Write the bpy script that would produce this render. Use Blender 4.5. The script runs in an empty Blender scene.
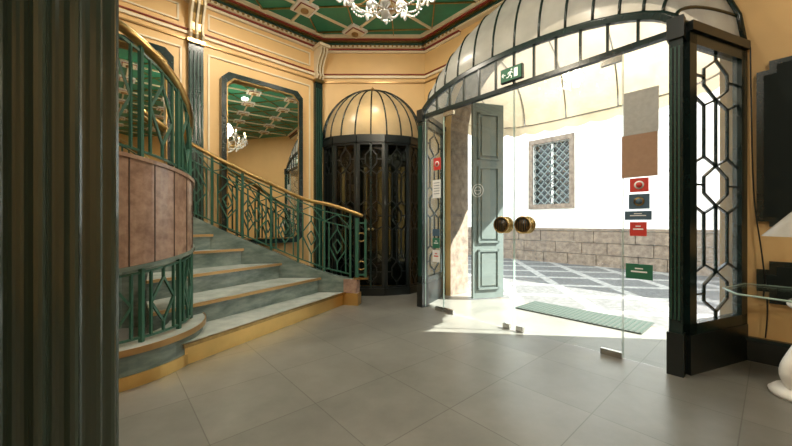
import bpy, math, random, bisect
from mathutils import Vector, Matrix
random.seed(3)
sc=bpy.context.scene
# ---------------------------------------------------------------- materials
def new_mat(name):
    m=bpy.data.materials.new(name); m.use_nodes=True
    nt=m.node_tree; b=nt.nodes['Principled BSDF']
    return m,nt,b
def mat(name,col,rough=.5,metal=0,noise=0,nscale=8,bump=0,col2=None,emit=0,spec=None,stretch=None):
    m,nt,b=new_mat(name)
    b.inputs['Base Color'].default_value=(*col,1)
    b.inputs['Roughness'].default_value=rough
    b.inputs['Metallic'].default_value=metal
    if spec is not None: b.inputs['Specular IOR Level'].default_value=spec
    if emit:
        b.inputs['Emission Color'].default_value=(*col,1); b.inputs['Emission Strength'].default_value=emit
    if noise or col2 or bump:
        tc=nt.nodes.new('ShaderNodeTexCoord'); mp=nt.nodes.new('ShaderNodeMapping')
        n=nt.nodes.new('ShaderNodeTexNoise')
        n.inputs['Scale'].default_value=nscale; n.inputs['Detail'].default_value=6; n.inputs['Roughness'].default_value=.6
        if stretch: mp.inputs['Scale'].default_value=stretch
        nt.links.new(tc.outputs['Object'],mp.inputs[0]); nt.links.new(mp.outputs[0],n.inputs['Vector'])
        r=nt.nodes.new('ShaderNodeValToRGB')
        c2=col2 if col2 else tuple(c*(1-noise) for c in col)
        r.color_ramp.elements[0].position=.35; r.color_ramp.elements[1].position=.68
        r.color_ramp.elements[0].color=(*c2,1); r.color_ramp.elements[1].color=(*col,1)
        nt.links.new(n.outputs['Fac'],r.inputs[0]); nt.links.new(r.outputs[0],b.inputs['Base Color'])
        if bump:
            bp=nt.nodes.new('ShaderNodeBump'); bp.inputs['Strength'].default_value=bump; bp.inputs['Distance'].default_value=.01
            nt.links.new(n.outputs['Fac'],bp.inputs['Height']); nt.links.new(bp.outputs[0],b.inputs['Normal'])
    return m
def glass_mat(name,tint=(1,1,1),base=.05,ior=1.45):
    m=bpy.data.materials.new(name); m.use_nodes=True; nt=m.node_tree; nt.nodes.clear()
    o=nt.nodes.new('ShaderNodeOutputMaterial'); t=nt.nodes.new('ShaderNodeBsdfTransparent'); g=nt.nodes.new('ShaderNodeBsdfGlossy')
    g.inputs['Roughness'].default_value=.02; t.inputs[0].default_value=(*tint,1)
    mx=nt.nodes.new('ShaderNodeMixShader'); f=nt.nodes.new('ShaderNodeFresnel')
    # same reflectance on entry and exit faces (thin, unrefracted pane)
    ge=nt.nodes.new('ShaderNodeNewGeometry'); mi=nt.nodes.new('ShaderNodeMix'); mi.data_type='FLOAT'
    mi.inputs[2].default_value=ior; mi.inputs[3].default_value=1/ior
    nt.links.new(ge.outputs['Backfacing'],mi.inputs[0]); nt.links.new(mi.outputs[0],f.inputs[0])
    nt.links.new(f.outputs[0],mx.inputs[0]); nt.links.new(t.outputs[0],mx.inputs[1]); nt.links.new(g.outputs[0],mx.inputs[2])
    nt.links.new(mx.outputs[0],o.inputs[0]); return m
def frosted(name,col,transl=.5,clear=0.):
    m=bpy.data.materials.new(name); m.use_nodes=True; nt=m.node_tree; nt.nodes.clear()
    o=nt.nodes.new('ShaderNodeOutputMaterial'); d=nt.nodes.new('ShaderNodeBsdfPrincipled'); t=nt.nodes.new('ShaderNodeBsdfTranslucent')
    n=nt.nodes.new('ShaderNodeTexNoise'); n.inputs['Scale'].default_value=3; n.inputs['Detail'].default_value=5
    tc=nt.nodes.new('ShaderNodeTexCoord'); nt.links.new(tc.outputs['Object'],n.inputs['Vector'])
    r=nt.nodes.new('ShaderNodeValToRGB'); r.color_ramp.elements[0].color=(*[c*.72 for c in col],1); r.color_ramp.elements[1].color=(*col,1)
    r.color_ramp.elements[0].position=.3; r.color_ramp.elements[1].position=.7
    nt.links.new(n.outputs['Fac'],r.inputs[0]); nt.links.new(r.outputs[0],d.inputs['Base Color']); nt.links.new(r.outputs[0],t.inputs[0])
    d.inputs['Roughness'].default_value=.25
    mx=nt.nodes.new('ShaderNodeMixShader'); mx.inputs[0].default_value=transl
    nt.links.new(d.outputs[0],mx.inputs[1]); nt.links.new(t.outputs[0],mx.inputs[2])
    if clear>0:
        tr=nt.nodes.new('ShaderNodeBsdfTransparent'); m2=nt.nodes.new('ShaderNodeMixShader'); m2.inputs[0].default_value=clear
        nt.links.new(mx.outputs[0],m2.inputs[1]); nt.links.new(tr.outputs[0],m2.inputs[2]); nt.links.new(m2.outputs[0],o.inputs[0])
    else: nt.links.new(mx.outputs[0],o.inputs[0])
    return m
def tile_mat():
    m,nt,b=new_mat('floor_tile_mat')
    tc=nt.nodes.new('ShaderNodeTexCoord'); mp=nt.nodes.new('ShaderNodeMapping')
    mp.inputs['Rotation'].default_value=(0,0,math.radians(48.8)); mp.inputs['Location'].default_value=(.12,.2,0)
    br=nt.nodes.new('ShaderNodeTexBrick'); br.offset=0.0; br.squash=1
    br.inputs['Scale'].default_value=1; br.inputs['Brick Width'].default_value=.6; br.inputs['Row Height'].default_value=.6
    br.inputs['Mortar Size'].default_value=.003; br.inputs['Mortar Smooth'].default_value=.1
    br.inputs['Color1'].default_value=(.19,.185,.165,1); br.inputs['Color2'].default_value=(.16,.158,.142,1); br.inputs['Mortar'].default_value=(.10,.098,.085,1)
    n=nt.nodes.new('ShaderNodeTexNoise'); n.inputs['Scale'].default_value=2.2; n.inputs['Detail'].default_value=8; n.inputs['Roughness'].default_value=.65
    nt.links.new(tc.outputs['Object'],mp.inputs[0]); nt.links.new(mp.outputs[0],br.inputs['Vector']); nt.links.new(tc.outputs['Object'],n.inputs['Vector'])
    r=nt.nodes.new('ShaderNodeValToRGB'); r.color_ramp.elements[0].color=(.8,.8,.8,1); r.color_ramp.elements[1].color=(1.15,1.15,1.15,1)
    r.color_ramp.elements[0].position=.3; r.color_ramp.elements[1].position=.7
    mx=nt.nodes.new('ShaderNodeMix'); mx.data_type='RGBA'; mx.blend_type='MULTIPLY'; mx.inputs[0].default_value=1
    nt.links.new(n.outputs['Fac'],r.inputs[0]); nt.links.new(br.outputs['Color'],mx.inputs[6]); nt.links.new(r.outputs[0],mx.inputs[7])
    nt.links.new(mx.outputs[2],b.inputs['Base Color'])
    b.inputs['Roughness'].default_value=.32
    return m
def lattice_mat():
    m,nt,b=new_mat('mosaic_pavement_mat')
    tc=nt.nodes.new('ShaderNodeTexCoord'); mp=nt.nodes.new('ShaderNodeMapping'); mp.inputs['Rotation'].default_value=(0,0,math.radians(10))
    br=nt.nodes.new('ShaderNodeTexBrick'); br.offset=0; br.inputs['Scale'].default_value=1
    br.inputs['Brick Width'].default_value=.95; br.inputs['Row Height'].default_value=.95; br.inputs['Mortar Size'].default_value=.085; br.inputs['Mortar Smooth'].default_value=0
    br.inputs['Color1'].default_value=(.10,.098,.10,1); br.inputs['Color2'].default_value=(.13,.127,.125,1); br.inputs['Mortar'].default_value=(.34,.33,.31,1)
    v=nt.nodes.new('ShaderNodeTexVoronoi'); v.inputs['Scale'].default_value=14
    r=nt.nodes.new('ShaderNodeValToRGB'); r.color_ramp.elements[0].color=(1.1,1.1,1.1,1); r.color_ramp.elements[1].color=(.6,.6,.6,1); r.color_ramp.elements[1].position=.7
    mx=nt.nodes.new('ShaderNodeMix'); mx.data_type='RGBA'; mx.blend_type='MULTIPLY'; mx.inputs[0].default_value=1
    nt.links.new(tc.outputs['Object'],mp.inputs[0]); nt.links.new(mp.outputs[0],br.inputs['Vector']); nt.links.new(tc.outputs['Object'],v.inputs['Vector'])
    nt.links.new(v.outputs['Distance'],r.inputs[0]); nt.links.new(br.outputs['Color'],mx.inputs[6]); nt.links.new(r.outputs[0],mx.inputs[7])
    nt.links.new(mx.outputs[2],b.inputs['Base Color']); b.inputs['Roughness'].default_value=.7
    return m
M={}
M['wall']=mat('wall_paint',(.76,.50,.22),.5,noise=.08,nscale=2)
M['cream']=mat('cream_plaster',(.82,.72,.53),.5,noise=.1,nscale=6)
M['green']=mat('green_paint',(.012,.060,.042),.4,noise=.2,nscale=5)
M['ceilgreen']=mat('ceiling_green',(.03,.25,.15),.45,noise=.25,nscale=3)
M['dkgreen']=mat('dark_green_lacquer',(.008,.022,.021),.25,noise=.3,nscale=5)
M['black']=mat('black_lacquer',(.008,.012,.012),.3)
M['blackm']=mat('black_panel',(.008,.014,.013),.6,spec=.2)
M['rail']=mat('railing_green',(.028,.105,.072),.35)
M['red']=mat('red_trim',(.24,.035,.02),.5)
M['brass']=mat('brass',(.50,.33,.13),.3,1,noise=.3,nscale=20)
M['gold']=mat('gold_riser',(.85,.56,.20),.3,.9,noise=.2,nscale=2)
M['bronze']=mat('bronze_nosing',(.42,.26,.11),.35,.7)
M['marble']=mat('green_grey_marble',(.22,.27,.245),.22,col2=(.09,.13,.115),nscale=4,stretch=(1,1,3))
M['marbletop']=mat('tread_marble',(.54,.57,.53),.2,col2=(.38,.42,.39),nscale=5)
M['brownmarble']=mat('brown_marble',(.42,.28,.21),.22,col2=(.23,.14,.105),nscale=11)
M['seam']=mat('marble_seam',(.06,.035,.025),.6)
M['column']=mat('column_green',(.040,.058,.040),.16,col2=(.022,.033,.024),nscale=3,stretch=(1,1,.2),spec=.8)
M['stone']=mat('rough_stone',(.27,.21,.16),.85,col2=(.12,.09,.07),nscale=9,bump=.5)
M['render']=mat('white_render',(.9,.88,.84),.9,noise=.04,nscale=1.5)
M['shutter']=mat('door_greygreen',(.17,.21,.20),.5,noise=.15,nscale=4)
M['mirror']=mat('mirror_glass',(.78,.80,.76),.015,1)
M['glass']=glass_mat('door_glass',(.96,.985,.97))
M['bayglass']=glass_mat('smoked_glass',(.38,.41,.36))
M['glassedge']=mat('glass_edge',(.35,.48,.43),.1)
M['darkglass']=mat('dark_glass',(.02,.026,.026),.04,0,spec=.8)
M['leaded']=frosted('leaded_glass',(.50,.60,.64),.4,.62)
M['dome']=frosted('dome_glass',(.58,.58,.54),.5,.14)
M['dome2']=frosted('lit_dome_glass',(.76,.62,.38),.45)
M['awning']=frosted('awning_fabric',(.60,.50,.36),.3)
M['chrome']=mat('brushed_steel',(.45,.44,.42),.25,1)
M['crystal']=mat('crystal',(.85,.88,.90),.05,0.0,spec=1.0)
M['crystal'].node_tree.nodes['Principled BSDF'].inputs['Transmission Weight'].default_value=.3
M['bulb']=mat('bulb',(1,.75,.4),.3,emit=14)
M['white']=mat('white_lacquer',(.8,.79,.76),.35)
M['shade']=frosted('lamp_shade_fabric',(.92,.90,.85),.5)
M['paper']=mat('grey_paper',(.42,.42,.41),.7,noise=.15,nscale=30)
M['kraft']=mat('brown_paper',(.36,.22,.14),.7,noise=.1,nscale=30)
M['stred']=mat('red_sticker',(.55,.04,.03),.5)
M['stblue']=mat('blue_sticker',(.05,.10,.15),.5)
M['stgreen']=mat('green_sticker',(.02,.14,.08),.5)
M['stwhite']=mat('white_print',(.8,.8,.8),.5)
M['mat']=mat('doormat_weave',(.055,.07,.06),.95,noise=.4,nscale=60)
M['matrib']=mat('doormat_rib',(.022,.042,.032),.9)
M['exit']=mat('exit_green',(.01,.13,.06),.4)
M['exitw']=mat('exit_white',(.9,.95,.9),.4,emit=.3)
M['tile']=tile_mat(); M['pave']=lattice_mat()
# ---------------------------------------------------------------- mesh builder
class MB:
    def __init__(s): s.v=[]; s.f=[]; s.m=[]; s.mats=[]; s.smooth=[]
    def mi(s,k):
        if k not in s.mats: s.mats.append(k)
        return s.mats.index(k)
    def add(s,vs,fs,k,smooth=False):
        o=len(s.v); s.v+= [tuple(v) for v in vs]; i=s.mi(k)
        for f in fs: s.f.append([o+a for a in f]); s.m.append(i); s.smooth.append(smooth)
    def hexa(s,p,k):
        # keep outward-facing normals whatever the handedness of the corner order
        a=Vector(p[1])-Vector(p[0]); c=Vector(p[3])-Vector(p[0]); h=Vector(p[4])-Vector(p[0])
        fs=[(3,2,1,0),(4,5,6,7),(0,1,5,4),(1,2,6,5),(2,3,7,6),(3,0,4,7)]
        if a.cross(c).dot(h)<0: fs=[f[::-1] for f in fs]
        s.add(p,fs,k)
    def box(s,F,a0,a1,o0,o1,z0,z1,k):
        s.hexa([F(a0,o0,z0),F(a1,o0,z0),F(a1,o1,z0),F(a0,o1,z0),F(a0,o0,z1),F(a1,o0,z1),F(a1,o1,z1),F(a0,o1,z1)],k)
    def prism(s,poly,z0,z1,k,ktop=None):
        ar=sum(poly[i][0]*poly[(i+1)%len(poly)][1]-poly[(i+1)%len(poly)][0]*poly[i][1] for i in range(len(poly)))
        if ar<0: poly=poly[::-1]
        n=len(poly); vs=[(x,y,z0) for x,y in poly]+[(x,y,z1) for x,y in poly]
        s.add(vs,[tuple(range(n-1,-1,-1))]+[(i,(i+1)%n,n+(i+1)%n,n+i) for i in range(n)],k)
        s.add([(x,y,z1) for x,y in poly],[tuple(range(n))],ktop or k)
    def bar(s,p,q,w,d,k,up=None):
        p=Vector(p); q=Vector(q); t=(q-p)
        if t.length<1e-6: return
        t.normalize(); up=Vector(up) if up is not None else Vector((0,0,1))
        if abs(t.dot(up.normalized()))>.98: up=Vector((1,0,0)) if abs(t.x)<.9 else Vector((0,1,0))
        a=t.cross(up).normalized(); b=a.cross(t).normalized()
        c=[a*(w/2)*x+b*(d/2)*y for x,y in ((-1,-1),(1,-1),(1,1),(-1,1))]
        s.hexa([p+x for x in c]+[q+x for x in c],k)
    def tube(s,pts,r,k,n=8,closed=False):
        pts=[Vector(p) for p in pts]; N=len(pts); vs=[]; prev=None
        for i,p in enumerate(pts):
            if closed: t=pts[(i+1)%N]-pts[i-1]
            else: t=pts[min(i+1,N-1)]-pts[max(i-1,0)]
            t.normalize()
            if prev is None:
                a=t.cross(Vector((0,0,1)))
                if a.length<.05: a=t.cross(Vector((1,0,0)))
            else: a=prev-t*prev.dot(t)
            a.normalize(); prev=a; b=t.cross(a)
            rr=r[i] if isinstance(r,(list,tuple)) else r
            for j in range(n):
                th=2*math.pi*j/n; vs.append(p+a*math.cos(th)*rr+b*math.sin(th)*rr)
        fs=[]
        for i in range(N if closed else N-1):
            for j in range(n):
                i2=(i+1)%N; fs.append((i*n+j,i*n+(j+1)%n,i2*n+(j+1)%n,i2*n+j))
        if not closed: fs+= [tuple(range(n-1,-1,-1)),tuple((N-1)*n+j for j in range(n))]
        s.add(vs,fs,k,True)
    def lathe(s,cx,cy,prof,k,n=24,smooth=True):
        vs=[];
        for r,z in prof:
            for j in range(n):
                th=2*math.pi*j/n; vs.append((cx+r*math.cos(th),cy+r*math.sin(th),z))
        fs=[(i*n+j,i*n+(j+1)%n,(i+1)*n+(j+1)%n,(i+1)*n+j) for i in range(len(prof)-1) for j in range(n)]
        fs+=[tuple(range(n-1,-1,-1)),tuple((len(prof)-1)*n+j for j in range(n))]
        s.add(vs,fs,k,smooth)
    def ball(s,c,r,k,n=6,m=4,sz=1):
        c=Vector(c)
        prof=[(r*math.sin(math.pi*i/m)+1e-5,c.z-sz*r*math.cos(math.pi*i/m)) for i in range(m+1)]
        s.lathe(c.x,c.y,prof,k,n)
    def disc(s,c,nrm,r,th,k,n=24):
        c=Vector(c); nrm=Vector(nrm).normalized(); s.tube([c-nrm*th/2,c+nrm*th/2],r,k,n)
    def grid(s,rows,k,smooth=True,thick=None):
        h=len(rows); w=len(rows[0]); vs=[p for r in rows for p in r]
        s.add(vs,[(i*w+j,i*w+j+1,(i+1)*w+j+1,(i+1)*w+j) for i in range(h-1) for j in range(w-1)],k,smooth)
    def extr(s,F,poly,o0,o1,kf,ks,kb):
        n=len(poly); A=[F(a,o0,z) for a,z in poly]; B=[F(a,o1,z) for a,z in poly]
        s.add(A,[tuple(range(n))],kf); s.add(B,[tuple(range(n-1,-1,-1))],kb)
        s.add(A+B,[(i,(i+1)%n,n+(i+1)%n,n+i) for i in range(n)],ks)
    def build(s,name):
        me=bpy.data.meshes.new(name); me.from_pydata(s.v,[],s.f)
        for k in s.mats: me.materials.append(M[k])
        for p,i,sm in zip(me.polygons,s.m,s.smooth): p.material_index=i; p.use_smooth=sm
        me.update()
        o=bpy.data.objects.new(name,me); sc.collection.objects.link(o)
        return o
def frame(ox,oy,ax,ay,nx,ny):
    la=math.hypot(ax,ay); ln=math.hypot(nx,ny)
    ax/=la; ay/=la; nx/=ln; ny/=ln
    F=lambda a,o,z: Vector((ox+ax*a+nx*o, oy+ay*a+ny*o, z))
    F.n=Vector((nx,ny,0)); F.a=Vector((ax,ay,0)); return F
V=frame(.397,4.52,.659,-.752,.752,.659)      # vestibule: a along doors, o outward to the street
L=frame(-1.26,5.6,-.742,-.671,.671,-.742)    # left wall
C=frame(-1.26,5.6,1,0.004,0.004,-1)          # centre wall
CEIL=4.24
# ---------------------------------------------------------------- room shell
roompoly=[(-1.26,5.6),(.49,5.61),tuple(V(4.77,.79,0)[:2]),(4.14,-3.2),(-4.97,-3.2),tuple(L(5,0,0)[:2])]
b=MB()
fl=list(roompoly); fl.insert(2,tuple(V(2.9,.79,0)[:2])); fl.insert(2,tuple(V(2.9,1.24,0)[:2])); fl.insert(2,tuple(V(-.28,1.24,0)[:2])); fl.insert(2,tuple(V(-.28,.79,0)[:2]))
b.prism(fl,-.12,0,'tile'); b.build('floor')
b=MB(); b.prism(roompoly,CEIL,CEIL+.2,'ceilgreen')
b.build('ceiling')
def inside(x,y,mg=.12):
    P=roompoly[::-1]; n=len(P)
    for i in range(n):
        x0,y0=P[i]; x1,y1=P[(i+1)%n]; l=math.hypot(x1-x0,y1-y0)
        if ((x1-x0)*(y-y0)-(y1-y0)*(x-x0))/l < mg: return False
    return True
b=MB()
e1=Vector((.742,.671,0)).normalized(); e2=Vector((.671,-.742,0)).normalized(); O=Vector((-.66,5.3,0)); SP=.87
CF=lambda a,o,z: Vector((O.x+e1.x*a+e2.x*o,O.y+e1.y*a+e2.y*o,z))
for i in range(-12,12):
    for j in range(-2,14):
        c=CF(i*SP,j*SP,0)
        if inside(c.x,c.y,.3):
            q=.15
            b.box(CF,i*SP-q,i*SP+q,j*SP-q,j*SP+q,CEIL-.035,CEIL+.01,'white')
            b.box(CF,i*SP-q*.75,i*SP+q*.75,j*SP-q*.75,j*SP+q*.75,CEIL-.045,CEIL-.03,'red')
            b.box(CF,i*SP-q*.68,i*SP+q*.68,j*SP-q*.68,j*SP+q*.68,CEIL-.055,CEIL-.03,'cream')
            b.disc(CF(i*SP,j*SP,CEIL-.06),(0,0,1),.055,.03,'bronze',16)
        n=6
        for k in range(n):
            for (da,do) in ((1,0),(0,1),(1,1),(1,-1)):
                t0=k/n; t1=(k+1)/n
                p=CF((i+da*t0)*SP,(j+do*t0)*SP,CEIL-.012); r=CF((i+da*t1)*SP,(j+do*t1)*SP,CEIL-.012)
                if inside(p.x,p.y) and inside(r.x,r.y):
                    if (da,do) in ((1,0),(0,1)): b.bar(p,r,.03,.03,'cream')
                    else: b.bar(p,r,.014,.02,'brass')
b.build('ceiling_coffer_ribs')
b=MB(); b.box(L,-.1,5.05,-.25,0,0,CEIL+.2,'wall'); b.build('wall_left')
b=MB(); b.box(C,-.1,1.75,-.25,0,0,CEIL+.2,'wall'); b.build('wall_center')
b=MB()
SC=1.315
arch=[]
for i in range(0,25):
    th=math.pi*(1-i/24); arch.append((SC+1.515*math.cos(th),2.63+1.2*math.sin(th)))
poly=[(-.76,0),(-.2,0)]+arch+[(2.83,0),(4.77,0),(4.77,CEIL+.2),(-.76,CEIL+.2)]
b.extr(V,poly,.79,1.24,'wall','stone','render'); b.build('wall_right')
E=roompoly[2]
b=MB(); b.prism([E,(4.14,-3.2),(4.34,-3.2),(E[0]+.2,E[1])],0,CEIL+.2,'wall'); b.build('wall_east')
b=MB(); b.prism([(-5.2,-3.2),(4.34,-3.2),(4.34,-3.4),(-5.2,-3.4)],0,CEIL+.2,'wall'); b.build('wall_back')
b=MB(); b.prism([(-4.97,-3.2),(-4.97,roompoly[5][1]),(-5.2,roompoly[5][1]),(-5.2,-3.2)],0,CEIL+.2,'wall'); b.build('wall_west')
def cornice(F,a0,a1,sg,base=0):
    b=MB()
    def r(d0,z0,z1,k): b.box(F,a0,a1,base,base+sg*d0,z0,z1,k)
    r(.20,CEIL-.05,CEIL+.005,'cream'); r(.17,CEIL-.075,CEIL-.05,'red'); r(.15,CEIL-.10,CEIL-.075,'brass')
    r(.12,CEIL-.125,CEIL-.10,'green'); r(.10,CEIL-.16,CEIL-.125,'cream'); r(.06,CEIL-.18,CEIL-.16,'red'); r(.035,CEIL-.215,CEIL-.18,'cream')
    n=int((a1-a0)/.07)
    for i in range(n):
        a=a0+(i+.25)*(a1-a0)/n; b.box(F,a,a+.03,base+sg*.1,base+sg*.118,CEIL-.155,CEIL-.13,'brass')
    for z,h,k,d in ((3.52,.02,'bronze',.02),(3.60,.035,'cream',.03),(3.66,.015,'red',.02)):
        b.box(F,a0,a1,base,base+sg*d,z,z+h,k)
    return b
cornice(L,-.0,5,1).build('trim_1'); cornice(C,0,1.75,1).build('trim_2')
b=cornice(V,-.76,-.0,-1,.79)
def r(d0,z0,z1,k): b.box(V,0,4.77,.79,.79-d0,z0,z1,k)
r(.20,CEIL-.05,CEIL+.005,'cream'); r(.17,CEIL-.075,CEIL-.05,'red'); r(.15,CEIL-.10,CEIL-.075,'brass'); r(.12,CEIL-.125,CEIL-.10,'green'); r(.10,CEIL-.15,CEIL-.125,'cream')
b.build('trim_3')
b=MB(); b.box(L,0,5,0,.02,0,.14,'black'); b.build('baseboard_left')
b=MB(); b.box(V,2.99,4.77,.79,.76,0,.17,'black'); b.box(V,2.99,4.77,.79,.745,.17,.2,'dkgreen'); b.build('baseboard_right')
def panel_frame(b,F,a0,a1,z0,z1,sg,base,k='cream',w=.02):
    for (x0,x1,y0,y1) in ((a0,a1,z0,z0+w),(a0,a1,z1-w,z1),(a0,a0+w,z0,z1),(a1-w,a1,z0,z1)):
        b.box(F,x0,x1,base,base+sg*.018,y0,y1,k)
b=MB()
panel_frame(b,L,.22,1.72,.3,3.42,1,0); panel_frame(b,L,2.02,3.5,.3,3.42,1,0); panel_frame(b,L,.22,1.72,3.74,3.96,1,0); panel_frame(b,L,2.05,3.5,3.74,3.96,1,0)
b.build('trim_4')
def pilaster(F,a,w=.2,sg=1,base=0):
    b=MB(); z1=3.48
    b.box(F,a-w/2,a+w/2,base,base+sg*.07,0,z1,'dkgreen')
    for i in range(4):
        c=a-w/2+w*(i+.5)/4; b.box(F,c-.008,c+.008,base+sg*.07,base+sg*.085,.3,z1-.1,'green')
    b.box(F,a-w/2-.015,a+w/2+.015,base,base+sg*.1,z1,z1+.05,'brass'); b.box(F,a-w/2-.02,a+w/2+.02,base,base+sg*.1,0,.25,'dkgreen')
    prof=[(.0,z1+.05),(.09,z1+.05),(.14,z1+.10),(.10,z1+.17),(.11,z1+.26),(.16,z1+.36),(.24,z1+.45),(.24,z1+.53),(0,z1+.53)]
    n=len(prof)
    for i in range(5):
        x0=a-w/2+w*i/5; x1=x0+w/5*.72; k='cream' if i%2==0 else 'brass'; d=0 if i%2==0 else .015
        A=[F(x0,base+sg*max(0,p-d),z) for p,z in prof]; B=[F(x1 if i%2==0 else x0+w/5*1.3,base+sg*max(0,p-d),z) for p,z in prof]
        b.add(A+B,[tuple(range(n)),tuple(range(2*n-1,n-1,-1))]+[(j,(j+1)%n,n+(j+1)%n,n+j) for j in range(n)],k)
    b.box(F,a-w/2-.03,a+w/2+.03,base,base+sg*.27,z1+.53,z1+.58,'cream')
    return b.build('corbelled_pilaster')
pilaster(L,.09,.13); pilaster(L,1.87,.17); pilaster(L,4.0,.17)
def wall_mirror(a0,a1,z0,z1,F=L,yaw=0):
    b=MB(); c=.09
    def oct_(e):
        x0,x1,y0,y1=a0+e,a1-e,z0+e,z1-e
        return [(x0+c,y0),(x1-c,y0),(x1,y0+c),(x1,y1-c),(x1-c,y1),(x0+c,y1),(x0,y1-c),(x0,y0+c)]
    def ring(e0,e1,d,k):
        P,Q=oct_(e0),oct_(e1); n=8
        for i in range(n):
            j=(i+1)%n
            pts=[F(P[i][0],0.001,P[i][1]),F(P[j][0],0.001,P[j][1]),F(Q[j][0],0.001,Q[j][1]),F(Q[i][0],0.001,Q[i][1])]
            b.hexa(pts+[p+F.n*d for p in pts],k)
    ring(0,.065,.115,'dkgreen'); ring(.065,.08,.108,'brass')
    P=oct_(.07); b.add([F(x,.010+(a1-x)*math.tan(yaw),z) for x,z in P],[tuple(range(8))],'mirror')
    b.add([F(x,.004,z) for x,z in P],[tuple(range(8))],'black')
    return b.build('wall_mirror')
wall_mirror(.4,1.58,.85,3.22,yaw=math.radians(4.9)); wall_mirror(2.12,3.3,1.3,3.3)
# ---------------------------------------------------------------- lattice joinery panel
def lattice(b,p,q,z0,z1,nrm,kf='dkgreen',kg='leaded',fw=.05,d=.05,lr=.012):
    p=Vector((p[0],p[1],0)); q=Vector((q[0],q[1],0)); t=(q-p); W=t.length; t.normalize(); n=Vector(nrm).normalized()
    F=lambda a,o,z: Vector((p.x+t.x*a+n.x*o,p.y+t.y*a+n.y*o,z))
    for (x0,x1,y0,y1) in ((0,W,z0,z0+fw),(0,W,z1-fw,z1),(0,fw,z0,z1),(W-fw,W,z0,z1)): b.box(F,x0,x1,-d/2,d/2,y0,y1,kf)
    i0,i1=fw,W-fw; H=z1-z0-2*fw; y0=z0+fw; m=(i0+i1)/2; w=i1-i0
    b.add([F(i0,0,y0),F(i1,0,y0),F(i1,0,z1-fw),F(i0,0,z1-fw)],[(0,1,2,3)],kg)
    def ln(x0,ya,x1,yb,r=lr): b.bar(F(x0,0,ya),F(x1,0,yb),r,r*1.6,kf,up=n)
    xa=i0+w*.24; xb=i1-w*.24
    for f in (.10,.5,.9):
        yc=y0+H*f; hh=H*.075; hw=w*.26
        ln(m-hw,yc-hh*.4,m-hw,yc+hh*.4); ln(m+hw,yc-hh*.4,m+hw,yc+hh*.4)
        ln(m-hw,yc+hh*.4,m,yc+hh); ln(m,yc+hh,m+hw,yc+hh*.4); ln(m-hw,yc-hh*.4,m,yc-hh); ln(m,yc-hh,m+hw,yc-hh*.4)
        ln(i0,yc,m-hw,yc); ln(m+hw,yc,i1,yc)
    for fa,fb in ((.175,.425),(.575,.825)):
        ln(m,y0+H*fa,m,y0+H*fb)
        ya,yb=y0+H*(fa+.03),y0+H*(fb-.03)
        ln(i0,ya-H*.03,xa,ya); ln(xb,ya,i1,ya-H*.03); ln(xa,ya,xa,yb); ln(xb,ya,xb,yb); ln(xa,yb,i0,yb+H*.03); ln(xb,yb,i1,yb+H*.03)
        ln(xa,ya,m,ya-H*.03); ln(xb,ya,m,ya-H*.03); ln(xa,yb,m,yb+H*.03); ln(xb,yb,m,yb+H*.03)
    ln(m,y0,m,y0+H*.025); ln(m,z1-fw-H*.025,m,z1-fw)
# ---------------------------------------------------------------- entrance vestibule
TZ=2.60
def zarch(f): return TZ+.05+.34*(max(0,1-f*f))**.55
b=MB()
for s0 in (-.085,2.615):
    b.box(V,s0,s0+.08,-.045,.045,0,TZ+.08,'dkgreen')
    for i in range(3): b.box(V,s0+.010+i*.023,s0+.020+i*.023,-.058,-.045,.42,TZ-.12,'green')
    b.box(V,s0-.012,s0+.09,-.06,.06,0,.32,'black'); b.box(V,s0-.012,s0+.09,-.065,.06,TZ-.06,TZ+.1,'black')
b.box(V,-.03,2.66,-.03,.03,TZ-.015,TZ+.03,'dkgreen')
N=28; pts=[]
for i in range(N+1):
    f=math.sin(-math.pi/2+math.pi*i/N); pts.append((SC+1.33*f,zarch(f)))
for i in range(N): b.bar(V(pts[i][0],0,pts[i][1]),V(pts[i+1][0],0,pts[i+1][1]),.045,.05,'dkgreen',up=V.n)
for i in range(1,12):
    f=-1+2*i/12; b.bar(V(SC+1.315*f,0,TZ),V(SC+1.315*f,0,zarch(f)),.018,.03,'dkgreen',up=V.n)
gp=[V(s,0,z) for s,z in pts]; gl=[V(s,0,TZ) for s,z in pts]
b.grid([gl,gp],'leaded',False)
for (s0,s1) in ((2.70,2.97),(-.07,-.34)):
    p=V(s0,.04,0); q=V(s1,.79,0); t=(q-p).normalized(); n=Vector((t.y,-t.x,0))
    lattice(b,p,q,.30,TZ,n,fw=.085,d=.06,lr=.013)
    b.bar(p+Vector((0,0,.15)),q+Vector((0,0,.15)),.07,.30,'black'); 
    b.bar(p+Vector((0,0,TZ+.04)),q+Vector((0,0,TZ+.04)),.10,.07,'black')
b.build('entrance_vestibule_frame')
b=MB(); NR=16; NT=12; ribs=[]
for i in range(NR+1):
    f=math.sin(-math.pi/2+math.pi*i/NR)
    sf=SC+1.36*f; zf=zarch(f)+.02; sw=SC+1.66*f; zw=2.64+1.40*math.sqrt(max(0,1-f*f)); zw=max(zw,zf)
    rib=[]
    for j in range(NT+1):
        th=math.pi/2*j/NT; rib.append(V(sf+(sw-sf)*(1-math.cos(th)),.785*(1-math.cos(th)),zf+(zw-zf)*math.sin(th)))
    ribs.append(rib)
b.grid(ribs,'dome')
for rr in ribs[1:-1]: b.tube(rr,.014,'dkgreen',6)
b.tube([r_[-1]-V.n*.01 for r_ in ribs],.03,'dkgreen',6); b.tube([r_[0] for r_ in ribs],.025,'dkgreen',6)
b.tube(ribs[0],.03,'dkgreen',6); b.tube(ribs[-1],.03,'dkgreen',6)
b.build('glass_dome_canopy')
def patch(b,s0,s1,z0,z1): b.box(V,s0,s1,-.018,.018,z0,z1,'chrome')
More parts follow.
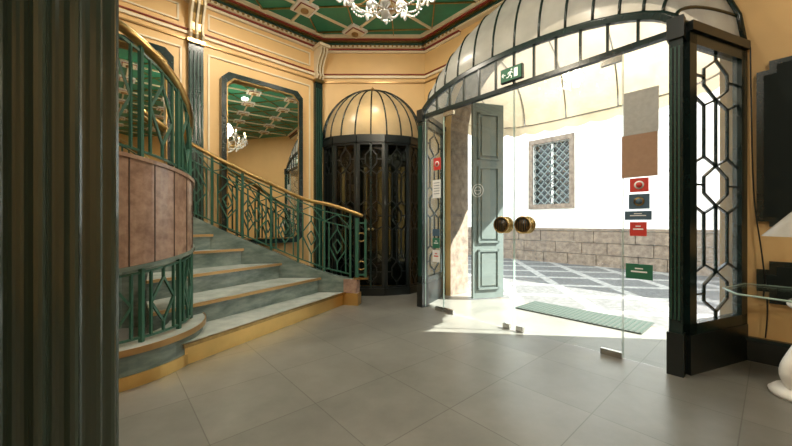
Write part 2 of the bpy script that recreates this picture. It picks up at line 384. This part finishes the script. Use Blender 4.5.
def glass_door(s0,s1,hs,hinge):
    b=MB(); zt=TZ-.03
    b.box(V,s0,s1,-.005,.005,.012,zt,'glass')
    for s in (s0,s1): b.box(V,s-.0015,s+.0015,-.006,.006,.012,zt,'glassedge')
    w=.16
    if hinge<0: a0,a1=s0,s0+w
    else: a0,a1=s1-w,s1
    patch(b,a0,a1,.005,.055); patch(b,a0,a1,zt-.05,zt)
    c0=s1-.12 if hinge<0 else s0+.02
    patch(b,c0,c0+.08,.005,.06)
    for o in (-.035,.035):
        sg=1 if o>0 else -1
        c=V(hs,o,1.13); b.disc(c,V.n,.085,.02,'brass',28); b.disc(c+V.n*(.012*sg),V.n,.068,.01,'black',20)
        for k in range(5): b.bar(V(hs-.05+.025*k,o+.018*sg,1.13-math.sqrt(max(0,.062**2-(.05-.025*k)**2))),V(hs-.05+.025*k,o+.018*sg,1.13+math.sqrt(max(0,.062**2-(.05-.025*k)**2))),.006,.006,'brass',up=V.n)
        b.tube([V(hs,o*1.5,1.13)+Vector((0,0,.085*math.sin(t)))+V.a*(.085*math.cos(t)) for t in [2*math.pi*i/20 for i in range(20)]],.008,'brass',6,True)
    b.disc(V(hs,0,1.13),V.n,.02,.08,'brass',10)
    return b
b=glass_door(.34,1.31,1.19,-1)
R=lambda cx,cz,r,k,bb,o=-.0075: bb.tube([V(cx+r*math.cos(t),o,cz+r*math.sin(t)) for t in [2*math.pi*i/24 for i in range(24)]],.003,k,4,True)
R(.86,1.53,.075,'stwhite',b); R(.86,1.53,.045,'stwhite',b); b.bar(V(.82,-.0075,1.53),V(.90,-.0075,1.53),.006,.003,'stwhite')
b.build('door_1')
b=glass_door(1.322,2.30,1.435,1)
R(1.73,1.56,.085,'black',b); R(1.73,1.56,.06,'black',b)
for (x0,y0,x1,y1) in ((-.045,0,0,.04),(0,.04,.045,0),(.045,0,0,-.04),(0,-.04,-.045,0)): b.bar(V(1.73+x0,-.0075,1.56+y0),V(1.73+x1,-.0075,1.56+y1),.005,.005,'black')
b.build('door_2')
b=MB()
for s0,s1 in ((.01,.33),(2.31,2.61)):
    b.box(V,s0,s1,-.005,.005,.01,TZ-.02,'glass'); b.box(V,s0-.002,s0+.001,-.006,.006,.01,TZ-.02,'glassedge'); b.box(V,s1-.001,s1+.001,-.006,.006,.01,TZ-.02,'glassedge')
patch(b,.2,.33,.0,.05)
b.build('glass_sidelight')
def s_of(px):
    u=(px-396)/330; return (u*4.52-.397)/(.659+u*.752)
b=MB()
def stick(px0,px1,py0,py1,k,o=-.009,inner=None):
    s0,s1=s_of(px0),s_of(px1); Y=4.52-.752*(s0+s1)/2
    z1=1.15+(223-py0)/330*Y; z0=1.15+(223-py1)/330*Y
    b.box(V,s0,s1,o,o+.003,z0,z1,k)
    if inner:
        kk,typ=inner; cs,cz=(s0+s1)/2,(z0+z1)/2; h=z1-z0; w=s1-s0
        if typ=='lines':
            for i in range(5): b.box(V,s0+w*.15,s1-w*.15,o-.001,o,z1-h*(.18+i*.15),z1-h*(.15+i*.15),kk)
        if typ=='ring': 
            b.disc(V(cs,o-.001,cz),V.n,min(w,h)*.3,.002,kk,20); b.disc(V(cs,o-.002,cz),V.n,min(w,h)*.2,.002,k,20)
        if typ=='bar': b.box(V,s0+w*.2,s1-w*.2,o-.001,o,cz-h*.06,cz+h*.04,kk); b.box(V,s0+w*.35,s1-w*.35,o-.001,o,cz+h*.16,cz+h*.24,kk)
stick(624,659,90,134,'paper'); stick(622,658,134,177,'kraft')
stick(630,649,178,192,'stred',inner=('stwhite','ring')); stick(629,650,194,209,'stblue',inner=('brass','ring'))
stick(625,652,211,220,'stblue',inner=('stwhite','bar')); stick(630,647,222,236,'stred',inner=('stwhite','bar')); stick(626,653,264,279,'stgreen',inner=('stwhite','bar'))
b.build('window_notices')
b=MB()
stick(434,441,158,170,'stred',inner=('stwhite','ring')); stick(433,441,180,198,'stwhite',inner=('stblue','lines')); stick(433,440,229,236,'stblue'); stick(433,440,238,248,'stgreen',inner=('stwhite','bar')); stick(433,440,250,262,'stwhite',inner=('stred','bar'))
b.build('window_notices')
b=MB(); s0,s1,z0,z1=1.21,1.44,TZ+.055,TZ+.185
b.box(V,s0-.008,s1+.008,-.08,-.04,z0-.008,z1+.008,'dkgreen'); b.box(V,s0,s1,-.085,-.045,z0,z1,'exit')
o=-.088
def q(pts,k='exitw'): b.add([V(s0+(s1-s0)*x,o,z0+(z1-z0)*y) for x,y in pts],[tuple(range(len(pts)))],k)
q([(.66,.15),(.84,.15),(.84,.85),(.66,.85)])
bx=lambda x0,y0,x1,y1,w=.009: b.bar(V(s0+(s1-s0)*x0,o-.002,z0+(z1-z0)*y0),V(s0+(s1-s0)*x1,o-.002,z0+(z1-z0)*y1),w,.003,'exitw',up=V.n)
b.disc(V(s0+(s1-s0)*.54,o-.001,z0+(z1-z0)*.80),V.n,.010,.003,'exitw',12)
bx(.51,.68,.45,.42,.016); bx(.45,.42,.55,.28); bx(.55,.28,.53,.12); bx(.45,.42,.37,.24); bx(.37,.24,.29,.26); bx(.51,.66,.61,.52); bx(.50,.68,.39,.60); bx(.39,.60,.36,.48)
bx(.07,.5,.24,.5); bx(.07,.5,.14,.66); bx(.07,.5,.14,.34)
b.build('exit_sign')
# ---------------------------------------------------------------- exterior door leaf
b=MB()
A=V(.17,.84,0); B=V(.40,1.30,0); t=(B-A).normalized(); n=Vector((t.y,-t.x,0)); W=(B-A).length
n=-n if n.y>0 else n
DF=lambda a,o,z: Vector((A.x+t.x*a+n.x*o,A.y+t.y*a+n.y*o,z))
b.box(DF,0,W,-.025,.025,.02,2.95,'shutter')
for z0,z1 in ((.15,.75),(.85,2.0),(2.1,2.8)):
    for (x0,x1,y0,y1) in ((.08,W-.08,z0,z0+.03),(.08,W-.08,z1-.03,z1),(.08,.11,z0,z1),(W-.11,W-.08,z0,z1)): b.box(DF,x0,x1,.025,.045,y0,y1,'shutter')
    b.box(DF,.14,W-.14,.025,.04,z0+.06,z1-.06,'shutter')
b.build('folded_street_door')
# ---------------------------------------------------------------- street
b=MB(); b.box(V,-14,16,1.24,6.9,-.14,-.02,'pave'); b.build('street_pavement')
b=MB(); b.box(V,.85,2.25,.86,1.42,.002,.014,'mat')
for i in range(28): b.box(V,.87+i*.05,.89+i*.05,.88,1.40,.014,.018,'matrib')
b.build('doormat')
b=MB(); b.box(V,-.18,2.81,1.24,1.3,-.1,.0,'stone'); b.build('door_threshold')
OW=6.77; BH=4.75
def s_far(px):
    u=(px-396)/330; Y=10.04/(.752*u+.659); X=u*Y; return (X-.397)*.659-(Y-4.52)*.752
b=MB()
w0,w1=s_far(533),s_far(570); wz0,wz1=1.72,3.58
b.box(V,-16,w0,OW,OW+.4,0,BH,'render'); b.box(V,w1,16,OW,OW+.4,0,BH,'render'); b.box(V,w0,w1,OW,OW+.4,0,wz0,'render'); b.box(V,w0,w1,OW,OW+.4,wz1,BH,'render')
b.build('opposite_building')
b=MB()
for row in range(3):
    s=-14-row*.3; zz=-.02+row*.32
    while s<14:
        w=.5+random.random()*.5; d=.10+random.random()*.03
        b.box(V,s,s+w-.015,OW-d,OW,zz,zz+.305,'stone'); s+=w
b.box(V,-14,14,OW-.14,OW,.94,1.0,'stone')
b.build('stone_plinth')
b=MB()
for (x0,x1,y0,y1) in ((w0-.12,w1+.12,wz0-.14,wz0),(w0-.12,w1+.12,wz1,wz1+.14),(w0-.12,w0,wz0,wz1),(w1,w1+.12,wz0,wz1)): b.box(V,x0,x1,OW-.07,OW,y0,y1,'stone')
b.box(V,w0,w1,OW+.18,OW+.2,wz0,wz1,'darkglass')
n=5; m=8; W=w1-w0; H=wz1-wz0
for i in range(n):
    for j in range(m):
        xa,xb=w0+W*i/n,w0+W*(i+1)/n; ya,yb=wz0+H*j/m,wz0+H*(j+1)/m
        xm,ym=(xa+xb)/2,(ya+yb)/2
        for p,q_ in (((xa,ym),(xm,yb)),((xm,yb),(xb,ym)),((xb,ym),(xm,ya)),((xm,ya),(xa,ym))): b.bar(V(p[0],OW+.06,p[1]),V(q_[0],OW+.06,q_[1]),.02,.03,'shutter',up=V.n)
b.box(V,(w0+w1)/2-.03,(w0+w1)/2+.03,OW+.1,OW+.14,wz0,wz1,'render')
b.build('window_1')
# awning outside
b=MB(); rows=[]; NR=14
for i in range(NR+1):
    f=math.sin(-math.pi/2+math.pi*i/NR)
    plan=(max(0,1-abs(f)**4))**.5
    rib=[]
    for j in range(9):
        th=math.pi/2*j/8
        rib.append(V(SC+1.62*f, 1.26+1.0*plan*math.cos(th), 2.82+1.15*math.sqrt(max(0,1-f*f))*math.sin(th)))
    rows.append(rib)
b.grid(rows,'awning')
lo=[]; up_=[]
M_=56
for i in range(M_+1):
    f=math.sin(-math.pi/2+math.pi*i/M_); plan=(max(0,1-abs(f)**4))**.5
    up_.append(V(SC+1.62*f,1.26+plan,2.83)); lo.append(V(SC+1.62*f,1.26+plan,2.70-.04*abs(math.sin(math.pi*i/4))))
b.grid([up_,lo],'awning')
for r_ in rows[::2]: b.tube(r_,.012,'chrome',6)
b.tube(up_,.012,'chrome',6)
b.build('entrance_awning')
# ---------------------------------------------------------------- centre bay doors + dome
b=MB(); bw=.84; cx=.86; BZ=2.44
bp=[(cx-bw+.03,0.002),(cx-.60,.24),(cx-.22,.36),(cx+.22,.36),(cx+.60,.24),(cx+bw-.03,0.002)]
for i in range(5):
    p=C(*bp[i],0); q_=C(*bp[i+1],0); t=(q_-p).normalized(); n=Vector((t.y,-t.x,0))
    lattice(b,p,q_,.1,BZ,n,kf='black',kg='bayglass',fw=.045,lr=.016)
    b.bar(p+Vector((0,0,.06)),q_+Vector((0,0,.06)),.08,.12,'black'); b.bar(p+Vector((0,0,BZ+.05)),q_+Vector((0,0,BZ+.05)),.1,.12,'black')
    b.tube([p,p+Vector((0,0,BZ))],.025,'dkgreen',8)
for dx in (-.03,.03): b.ball(C(cx+dx,.41,1.05),.022,'brass',10,6)
b.bar(C(cx,.37,.1),C(cx,.37,BZ),.03,.04,'dkgreen',up=C.n)
b.prism([tuple(C(x,o,0)[:2]) for x,o in bp],BZ-.01,BZ+.1,'black')
b.box(C,cx-.78,cx+.78,.004,.012,.1,BZ-.02,'dkgreen')
for dx in (-.55,-.2,.2,.55): b.box(C,cx+dx-.11,cx+dx+.11,.012,.02,.5,2.1,'mirror')
b.build('bay_vestibule_doors')
b=MB(); rows=[]; NR=10
for i in range(NR+1):
    ph=math.pi*(1-i/NR); rib=[]
    for j in range(13):
        th=math.pi/2*j/12
        rib.append(C(cx+.82*math.cos(ph)*math.cos(th),.012+.36*math.sin(ph)*math.cos(th),BZ+.1+.84*math.sin(th)))
    rows.append(rib)
b.grid(rows,'dome2')
for r_ in rows: b.tube(r_,.013,'dkgreen',6)
b.tube([r_[0] for r_ in rows],.02,'black',6)
b.tube([C(cx+.83*math.cos(t),.015,BZ+.1+.85*math.sin(t)) for t in [math.pi*i/24 for i in range(25)]],.024,'dkgreen',6)
b.ball(C(cx,.03,BZ+.97),.03,'brass',10,6)
b.build('bay_dome')
# ---------------------------------------------------------------- staircase
b=MB()
nos=[((-1.69,2.62),(-.716,4.63),.18),((-2.08,2.80),(-1.06,4.62),.385),((-2.42,3.20),(-1.60,4.60),.59),((-2.75,3.66),(-2.08,4.50),.80),((-3.0,3.6),(-2.42,4.36),1.0),((-3.2,3.2),(-2.9,3.98),1.2),((-3.3,2.9),(-3.3,3.62),1.4)]
for i in range(len(nos)-1):
    (l,r_,z)=nos[i]; (l2,r2,_)=nos[i+1]
    l,r_,l2,r2=[Vector((*p,0)) for p in (l,r_,l2,r2)]
    u_=(l2-l).normalized()*.03; w_=(r2-r_).normalized()*.03
    poly=[tuple((l+u_)[:2]),tuple((r_+w_)[:2]),tuple((r2+w_)[:2]),tuple((l2+u_)[:2])]
    b.prism(poly,0,z-.03,'gold' if i==0 else 'marble')
    poly=[tuple(l[:2]),tuple(r_[:2]),tuple((r2+w_)[:2]),tuple((l2+u_)[:2])]
    b.prism(poly,z-.03,z,'marbletop')
    b.bar((l.x,l.y,z-.012),(r_.x,r_.y,z-.012),.030,.030,'brass' if i==0 else 'bronze')
path=[(-.60,4.70,.36),(-.9,4.70,.42),(-1.3,4.69,.56),(-1.7,4.65,.74),(-2.1,4.55,.93),(-2.45,4.40,1.12),(-2.75,4.15,1.32)]
def catmull(P,n=6):
    out=[]
    P=[Vector(p) for p in P]
    for i in range(len(P)-1):
        p0=P[max(i-1,0)];p1=P[i];p2=P[i+1];p3=P[min(i+2,len(P)-1)]
        for k in range(n):
            t=k/n; out.append(.5*((2*p1)+(-p0+p2)*t+(2*p0-5*p1+4*p2-p3)*t*t+(-p0+3*p1-3*p2+p3)*t**3))
    out.append(P[-1]); return out
sp=catmull(path,5)
for i in range(len(sp)-1):
    p,q_=sp[i],sp[i+1]; t=(q_-p); t.z=0; t.normalize(); n=Vector((-t.y,t.x,0))*.045
    b.hexa([Vector((p.x,p.y,0))-n,Vector((q_.x,q_.y,0))-n,Vector((q_.x,q_.y,0))+n,Vector((p.x,p.y,0))+n,p-n,q_-n,q_+n,p+n],'marble')
b.prism([(-.76,4.64),(-.53,4.58),(-.50,4.74),(-.70,4.78)],0,.17,'gold','brownmarble')
b.prism([(-.74,4.65),(-.55,4.60),(-.52,4.73),(-.69,4.76)],.17,.36,'brownmarble')
b.build('staircase')
b=MB(); H=.95
hp=catmull([(-.47,4.64,1.25),(-.9,4.70,1.40)]+[(x,y,z+H-.02) for x,y,z in path[2:]]+[(-2.98,3.85,2.48)],6)
b.tube(hp,.028,'brass',10)
def along(P):
    d=[0]
    for i in range(len(P)-1): d.append(d[-1]+(Vector(P[i+1][:2])-Vector(P[i][:2])).length)
    def at(s):
        s=min(max(s,0),d[-1]-1e-5); i=bisect.bisect_right(d,s)-1; i=min(i,len(P)-2); t=(s-d[i])/(d[i+1]-d[i]); return P[i].lerp(P[i+1],t)
    return at,d[-1]
at,LEN=along([Vector(p) for p in sp])
def motif(b,get,s0,s1,h0,h1,k='rail'):
    def g(x,y): p=get(s0+(s1-s0)*x); return Vector((p.x,p.y,p.z+h0+(h1-h0)*y))
    def ln(x0,y0,x1,y1,r=.016): b.bar(g(x0,y0),g(x1,y1),r,r,k)
    ln(0,0,0,1,.026); ln(0,.06,1,.06); ln(0,.94,1,.94); ln(0,.78,1,.78)
    ln(.18,.06,.18,.78); ln(.82,.06,.82,.78)
    ln(.18,.5,.5,.72); ln(.5,.72,.82,.5); ln(.18,.42,.5,.2); ln(.5,.2,.82,.42); ln(.5,.06,.5,.2); ln(.5,.72,.5,.78)
    ln(.34,.46,.5,.56); ln(.5,.56,.66,.46); ln(.34,.46,.5,.34); ln(.5,.34,.66,.46)
    ln(.0,.78,.5,.94,.013); ln(.5,.94,1,.78,.013)
ns=6
for i in range(ns): motif(b,at,.05+LEN*.97*i/ns,.05+LEN*.97*(i+1)/ns,0.0,.92)
nx,ny=-.55,4.66
b.bar((nx,ny,.34),(nx,ny,1.22),.045,.045,'rail'); b.bar((nx+.12,ny-.01,.36),(nx+.12,ny-.01,1.2),.03,.03,'rail')
for z in (.95,.55): b.tube([(nx+.06+.06*math.cos(t),ny,z+.06*math.sin(t)) for t in [2*math.pi*i/16 for i in range(16)]],.01,'brass',6,True)
b.bar((nx-.02,ny,.42),(nx+.14,ny,.42),.025,.025,'rail'); b.bar((nx-.02,ny,1.15),(nx+.14,ny,1.15),.025,.025,'rail'); b.prism([(nx-.05,ny-.05),(nx+.16,ny-.05),(nx+.16,ny+.05),(nx-.05,ny+.05)],.36,.385,'brass')
b.build('stair_railing')
b=MB(); DC=(-2.40,2.72)
def arc(r,a,z): return Vector((DC[0]+r*math.cos(a),DC[1]+r*math.sin(a),z))
a0,a1=math.radians(-150),math.radians(62); NA=40
def band(r0,r1,zf0,zf1,k,aa=a0,ab=a1,n=NA):
    for i in range(n):
        p=aa+(ab-aa)*i/n; q_=aa+(ab-aa)*(i+1)/n
        b.hexa([arc(r0,p,zf0(p)),arc(r1,p,zf0(p)),arc(r1,q_,zf0(q_)),arc(r0,q_,zf0(q_)),arc(r0,p,zf1(p)),arc(r1,p,zf1(p)),arc(r1,q_,zf1(q_)),arc(r0,q_,zf1(q_))],k)
cst=lambda z:(lambda a:z)
band(.45,.71,cst(0),cst(.09),'gold'); band(.45,.70,cst(.09),cst(.24),'marble'); band(.44,.72,cst(.24),cst(.275),'marbletop'); band(.715,.725,cst(.235),cst(.28),'bronze')
tp=lambda a:1.64-.20*max(0,(a-math.radians(-50))/math.radians(112))
bt=lambda a:.82+.16*max(0,(a-math.radians(-50))/math.radians(112))
band(.55,.62,bt,tp,'brownmarble')
band(.53,.635,lambda a:tp(a),lambda a:tp(a)+.03,'brownmarble'); band(.53,.635,lambda a:bt(a)-.03,lambda a:bt(a),'marble')
for i in range(14):
    a=a0+(a1-a0)*(i+.5)/14; b.bar(arc(.621,a,bt(a)),arc(.621,a,tp(a)),.006,.006,'seam')
zr=lambda a: 2.62-.62*max(0,(a-math.radians(-60))/math.radians(100))**1.3
ng=7
for i in range(ng):
    s0=(a1-a0)*i/ng; s1=(a1-a0)*(i+1)/ng
    def g(x,y): a=a0+s0+(s1-s0)*x; return arc(.60,a,.275+(bt(a)-.305)*y)
    def ln(x0,y0,x1,y1,r=.017):
        n=3 if abs(x1-x0)>.3 else 1
        for k in range(n): b.bar(g(x0+(x1-x0)*k/n,y0+(y1-y0)*k/n),g(x0+(x1-x0)*(k+1)/n,y0+(y1-y0)*(k+1)/n),r,r,'rail')
    for sh in range(2):
        if sh==1:
            def g(x,y): a=a0+s0+(s1-s0)*x; return arc(.59,a,tp(a)+.03+(zr(a)-tp(a)-.05)*y)
        ln(0,0,0,1,.028); ln(0,.06,1,.06); ln(0,.94,1,.94); ln(.2,.06,.2,.94); ln(.8,.06,.8,.94)
        ln(.2,.5,.5,.8); ln(.5,.8,.8,.5); ln(.8,.5,.5,.2); ln(.5,.2,.2,.5); ln(.5,.8,.5,.94); ln(.5,.06,.5,.2)
b.tube([arc(.59,a0+(a1-a0)*i/40,zr(a0+(a1-a0)*i/40)) for i in range(41)],.035,'brass',10)
b.build('curved_stair_balustrade')
# ---------------------------------------------------------------- fluted column
b=MB(); cxx,cyy=-1.16,1.0
def fl_(R_,n=20,seg=10,dep=.030):
    out=[]
    for i in range(n*seg):
        t=2*math.pi*(i+3)/(n*seg); ph=(i%seg)/seg
        r_=R_-dep*math.sin(math.pi*min(1,max(0,(ph-.18)/.74)))**.6 if .18<ph<.92 else R_
        out.append((cxx+r_*math.cos(t),cyy+r_*math.sin(t)))
    return out
b.prism(fl_(.245),.25,3.75,'column')
b.lathe(cxx,cyy,[(.30,0),(.30,.12),(.27,.14),(.285,.19),(.25,.22),(.25,.26)],'column',40)
b.lathe(cxx,cyy,[(.24,3.72),(.27,3.76),(.25,3.8),(.30,3.95),(.36,4.1),(.36,CEIL)],'brass',40)
b.build('fluted_column')
# ---------------------------------------------------------------- chandelier
b=MB(); hx,hy=-.08,2.45; zb=2.72
b.tube([(hx,hy,CEIL),(hx,hy,3.45)],.012,'brass',8); b.lathe(hx,hy,[(.01,CEIL-.09),(.05,CEIL-.07),(.08,CEIL-.02),(.08,CEIL)],'brass',16)
b.lathe(hx,hy,[(.01,zb+.02),(.04,zb+.06),(.02,zb+.10),(.05,zb+.16),(.06,zb+.2),(.02,zb+.27),(.02,zb+.45),(.05,zb+.5),(.04,zb+.56),(.02,zb+.62),(.02,zb+.8)],'crystal',16)
b.ball((hx,hy,zb-.02),.035,'crystal',12,8)
tips=[]; NA_=10
def strand(p,q_,sag,r=.009,step=.024):
    p=Vector(p);q_=Vector(q_); n=max(4,int((q_-p).length*1.15/step))
    for i in range(n+1):
        t=i/n; c=p.lerp(q_,t); c.z-=sag*4*t*(1-t); b.ball(c,r,'crystal',6,4)
for i in range(NA_):
    t=2*math.pi*i/NA_; d=Vector((math.cos(t),math.sin(t),0)); c0=Vector((hx,hy,0)); R_=.42
    pts=[c0+d*.04+Vector((0,0,zb+.24)),c0+d*.16+Vector((0,0,zb+.16)),c0+d*.28+Vector((0,0,zb+.16)),c0+d*.38+Vector((0,0,zb+.24)),c0+d*R_+Vector((0,0,zb+.30))]
    b.tube(catmull(pts,4),.006,'brass',6); tip=pts[-1]; tips.append(tip)
    b.lathe(tip.x,tip.y,[(.01,tip.z-.01),(.045,tip.z+.005),(.05,tip.z+.02),(.012,tip.z+.02),(.012,tip.z+.1)],'crystal',10)
    b.ball(tip+Vector((0,0,.125)),.014,'bulb',8,6,1.9)
    for k in range(4): 
        a=t+k*math.pi/2; b.ball((tip.x+.045*math.cos(a),tip.y+.045*math.sin(a),tip.z-.03),.01,'crystal',6,4,2.2)
    b.ball(tip+Vector((0,0,-.07)),.013,'crystal',6,4,2.4)
for i in range(NA_):
    strand(tips[i],tips[(i+1)%NA_],.13); 
    if i%2==0: strand(tips[i],(hx,hy,zb+.02),.08)
    t=2*math.pi*i/NA_; strand((hx+.1*math.cos(t),hy+.1*math.sin(t),zb+.66),tips[i],.12)
    t=2*math.pi*(i+.5)/NA_; mid=(hx+.26*math.cos(t),hy+.26*math.sin(t),zb+.14)
    strand(tips[i],mid,.06); strand(tips[(i+1)%NA_],mid,.06)
    b.ball((mid[0],mid[1],zb+.09),.015,'crystal',6,4,2.2)
b.build('crystal_chandelier')
# ---------------------------------------------------------------- right wall furniture
b=MB()
def notched(s0,s1,z0,z1,d,k,c=.07,o_=.785):
    P=[(s0+c,z0),(s1-c,z0),(s1-c,z0+c*.6),(s1,z0+c*.6),(s1,z1-c),(s1-c,z1-c),(s1-c,z1),(s0+c,z1),(s0+c,z1-c),(s0,z1-c),(s0,z0+c*.6),(s0+c,z0+c*.6)]
    b.extr(V,P,o_-d,o_,k,k,k)
notched(3.05,4.1,1.12,2.46,.03,'dkgreen'); notched(3.09,4.06,1.16,2.42,.04,'blackm')
b.build('wall_panel_frame')
b=MB(); notched(3.05,4.1,.50,.84,.03,'dkgreen'); notched(3.09,4.06,.54,.80,.04,'blackm'); b.build('wall_panel_frame')
b=MB(); b.tube(catmull([V(3.015,.77,2.62),V(3.02,.765,2.2),V(3.035,.75,1.4),V(3.08,.735,.9),V(3.11,.73,.5),V(3.10,.73,.22)],6),.005,'black',6); b.build('power_cable')
b=MB()
top=[(2.29,2.22),(2.42,1.98),(3.0,1.50),(3.60,1.60),(3.35,2.02),(2.75,2.60),(2.40,2.42)]
b.prism(top,.665,.68,'glass'); 
b.tube([(x,y,.672) for x,y in top],.007,'glassedge',6,True)
def scroll(x,y,ang):
    d=Vector((math.cos(ang),math.sin(ang),0)); c=Vector((x,y,0))
    pts=[c+d*.14+Vector((0,0,.09)),c+d*.02+Vector((0,0,.07)),c-d*.05+Vector((0,0,.18)),c+d*.04+Vector((0,0,.32)),c+d*.12+Vector((0,0,.42)),c+d*.07+Vector((0,0,.56)),c-d*.02+Vector((0,0,.63))]
    P=catmull(pts,5); b.tube(P,[.055-.02*i/len(P) for i in range(len(P))],'white',12)
scroll(2.62,2.16,.1); scroll(3.15,1.85,-1.0)
b.lathe(2.67,2.16,[(.15,0),(.16,.03),(.13,.06)],'white',24); b.lathe(3.15,1.85,[(.15,0),(.16,.03),(.13,.06)],'white',24)
b.build('console_table')
b=MB(); lx,ly=2.75,2.15
b.lathe(lx,ly,[(.08,.682),(.085,.70),(.03,.72),(.05,.80),(.065,.88),(.04,.98),(.012,1.02),(.012,1.22)],'white',20)
b.add([(lx+r_*math.cos(2*math.pi*j/28),ly+r_*math.sin(2*math.pi*j/28),z) for r_,z in ((.25,1.06),(.10,1.24)) for j in range(28)],[(j,(j+1)%28,28+(j+1)%28,28+j) for j in range(28)],'shade',True)
b.build('table_lamp')
# ---------------------------------------------------------------- lights
w=bpy.data.worlds.new('w'); sc.world=w; w.use_nodes=True
bg=w.node_tree.nodes['Background']; bg.inputs[0].default_value=(.88,.95,1,1); bg.inputs[1].default_value=4.6
def light(name,typ,loc,en,col=(1,1,1),**k):
    l=bpy.data.lights.new(name,typ); l.energy=en; l.color=col
    for a,v in k.items(): setattr(l,a,v)
    o=bpy.data.objects.new(name,l); o.location=loc; sc.collection.objects.link(o); return o
d=(V.a*-1.0+V.n*-.93+Vector((0,0,-1.2))).normalized()
s_=light('sun','SUN',(6,3,8),30,(1,.96,.88),angle=.01); s_.rotation_euler=d.to_track_quat('-Z','Y').to_euler()
for i,(x,y,e) in enumerate([(-1.6,3.6,42),(-.3,4.2,22),(.6,2.4,20),(-2.9,1.6,46),(-.3,.2,26),(2.3,.3,32),(-2.8,-1.6,40),(1.5,-1.8,32)]):
    light('ceiling_fill_light','AREA',(x,y,CEIL-.07),e,(1,.90,.74),shape='DISK',size=.14)  # added fill lights for the interior, no fixtures at these spots
light('chandelier_light','POINT',(hx,hy,zb+.5),85,(1,.88,.68),shadow_soft_size=.15)
light('bay_dome_light','POINT',tuple(C(cx,.15,BZ+.4)),3,(1,.8,.5),shadow_soft_size=.06)
# ---------------------------------------------------------------- camera
cam=bpy.data.cameras.new('camera'); cam.lens=15; cam.sensor_width=36; cam.clip_start=.02
co=bpy.data.objects.new('camera',cam); co.location=(0,0,1.15); co.rotation_euler=(math.pi/2,0,0); sc.collection.objects.link(co); sc.camera=co
sc.view_settings.view_transform='Standard'
